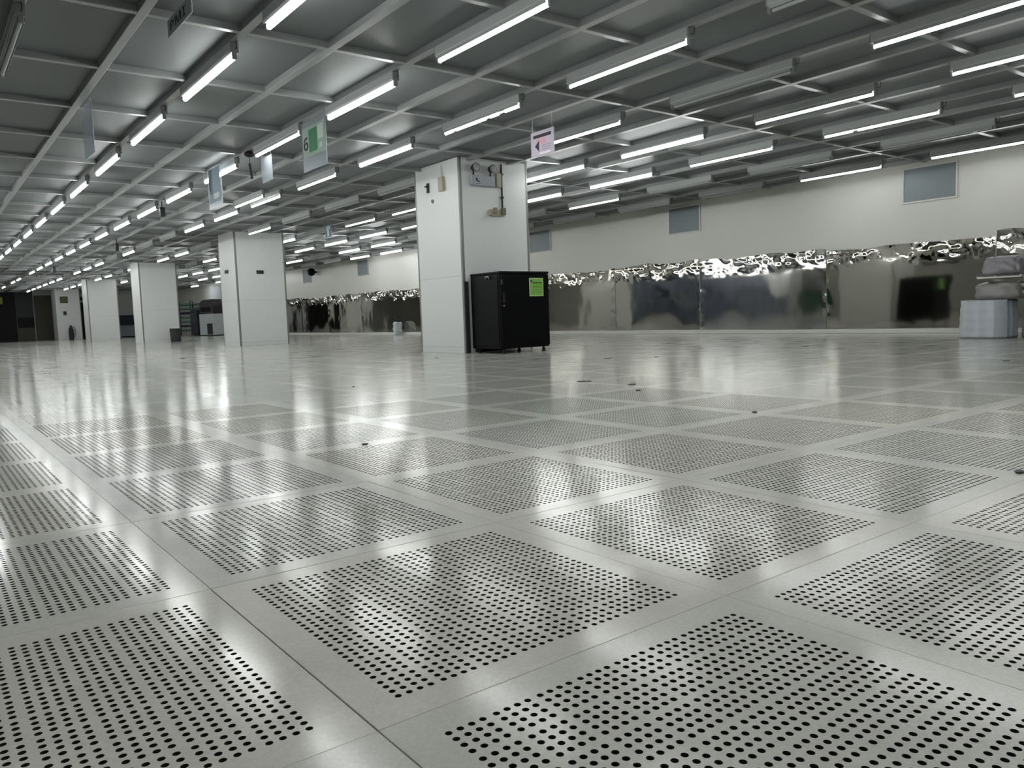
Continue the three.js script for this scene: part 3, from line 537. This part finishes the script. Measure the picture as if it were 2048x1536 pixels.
// ---------------------------------------------------------------- the unlit side, seen only in the foil
{
  for (let k = 0; k < 7; k++) {
    const c = thing('steel_cabinet', `tall blue-grey steel cabinet, ${['first', 'second', 'third', 'fourth', 'fifth', 'sixth', 'seventh'][k]} of its row from the green container`, 'cabinet', [-6.1, 0, -17.4 - k * 1.22], 0, 'steel cabinets on the unlit side');
    part(c, 'body', rbox(-0.3, 0.28, 0.06, 1.85, -0.59, 0.59, 0.01), mBlueGrey);
    for (const s of [-1, 1]) { const d = part(c, 'door', rbox(0.28, 0.3, 0.09, 1.82, s < 0 ? -0.58 : 0.005, s < 0 ? -0.005 : 0.58, 0.006), mBlueGrey); part(d, 'handle', rbox(0.3, 0.325, 0.9, 1.04, s * 0.06 - 0.01, s * 0.06 + 0.01, 0.005), mSteel); }
    part(c, 'plinth', rbox(-0.28, 0.26, 0, 0.065, -0.56, 0.56, 0.004), mBlackMat);
  }
  for (const [x, z, w, h] of [[-2.3, -15.0, 0.6, 0.75], [-2.35, -15.75, 0.55, 0.9]]) {
    const b = thing('carton', h > 0.8 ? 'taller grey carton before the column on the unlit side' : 'shorter grey carton before the column on the unlit side', 'carton', [x, 0, z]);
    part(b, 'body', rbox(-w / 2, w / 2, 0, h, -w / 2, w / 2, 0.01), std({ color: 0x7f8590, roughness: 0.8 }));
    part(b, 'tape', rbox(-0.03, 0.03, h - 0.01, h + 0.001, -w / 2 - 0.001, w / 2 + 0.001, 0.0005, 1), mBeige);
  }
  for (const [n, [x, z]] of [[-4.6, -17.6], [-4.4, -19.8], [-4.7, -22.0], [-4.5, -11.9]].entries()) {
    const t = thing('work_table', ['steel work table opposite the first and second steel cabinets', 'steel work table opposite the third steel cabinet', 'steel work table opposite the last steel cabinets', 'steel work table beyond the green container'][n], 'table', [x, 0, z]);
    part(t, 'tabletop', rbox(-0.4, 0.4, 0.72, 0.76, -0.8, 0.8, 0.006), mSteel);
    for (const [a, b] of [[-0.36, -0.74], [0.36, -0.74], [-0.36, 0.74], [0.36, 0.74]]) part(t, 'leg', rbox(a - 0.025, a + 0.025, 0, 0.72, b - 0.025, b + 0.025, 0.005), mDark);
    part(t, 'shelf', rbox(-0.37, 0.37, 0.2, 0.23, -0.75, 0.75, 0.005), mBlueGrey);
    const e = thing('bench_machine', ['boxy navy bench machine', 'boxy dark bench machine', 'tall navy bench machine', 'tall dark bench machine'][n] + ' on a steel work table', 'machine', [x - 0.05, 0.76, z + rr(-0.2, 0.2)]);
    part(e, 'body', rbox(-0.25, 0.25, 0, n < 2 ? 0.42 : 0.6, -0.35, 0.3, 0.02), n % 2 ? mDark : mNavy);
    part(e, 'screen', rbox(0.25, 0.262, 0.14, 0.34, -0.25, 0.1, 0.004), mBlueGrey);
  }
  const gb = thing('green_container', 'dark green wheeled container on the unlit side', 'container', [-5.0, 0, -15.0]);
  part(gb, 'tub', rbox(-0.4, 0.4, 0.12, 0.86, -0.6, 0.6, 0.04, 3), mGreen);
  part(gb, 'lid', rbox(-0.43, 0.43, 0.86, 0.92, -0.63, 0.63, 0.02, 3), std({ color: 0x1b2c4a, roughness: 0.6 }));
  for (const [x, z] of [[-0.3, -0.45], [0.3, -0.45], [-0.3, 0.45], [0.3, 0.45]]) part(gb, 'wheel', new THREE.CylinderGeometry(0.06, 0.06, 0.04, 20).rotateZ(Math.PI / 2).translate(x, 0.06, z), mBlackRub);
}

scene.traverse((o) => { if (o.isMesh) { o.castShadow = true; o.receiveShadow = true; } });
renderer.render(scene, camera);
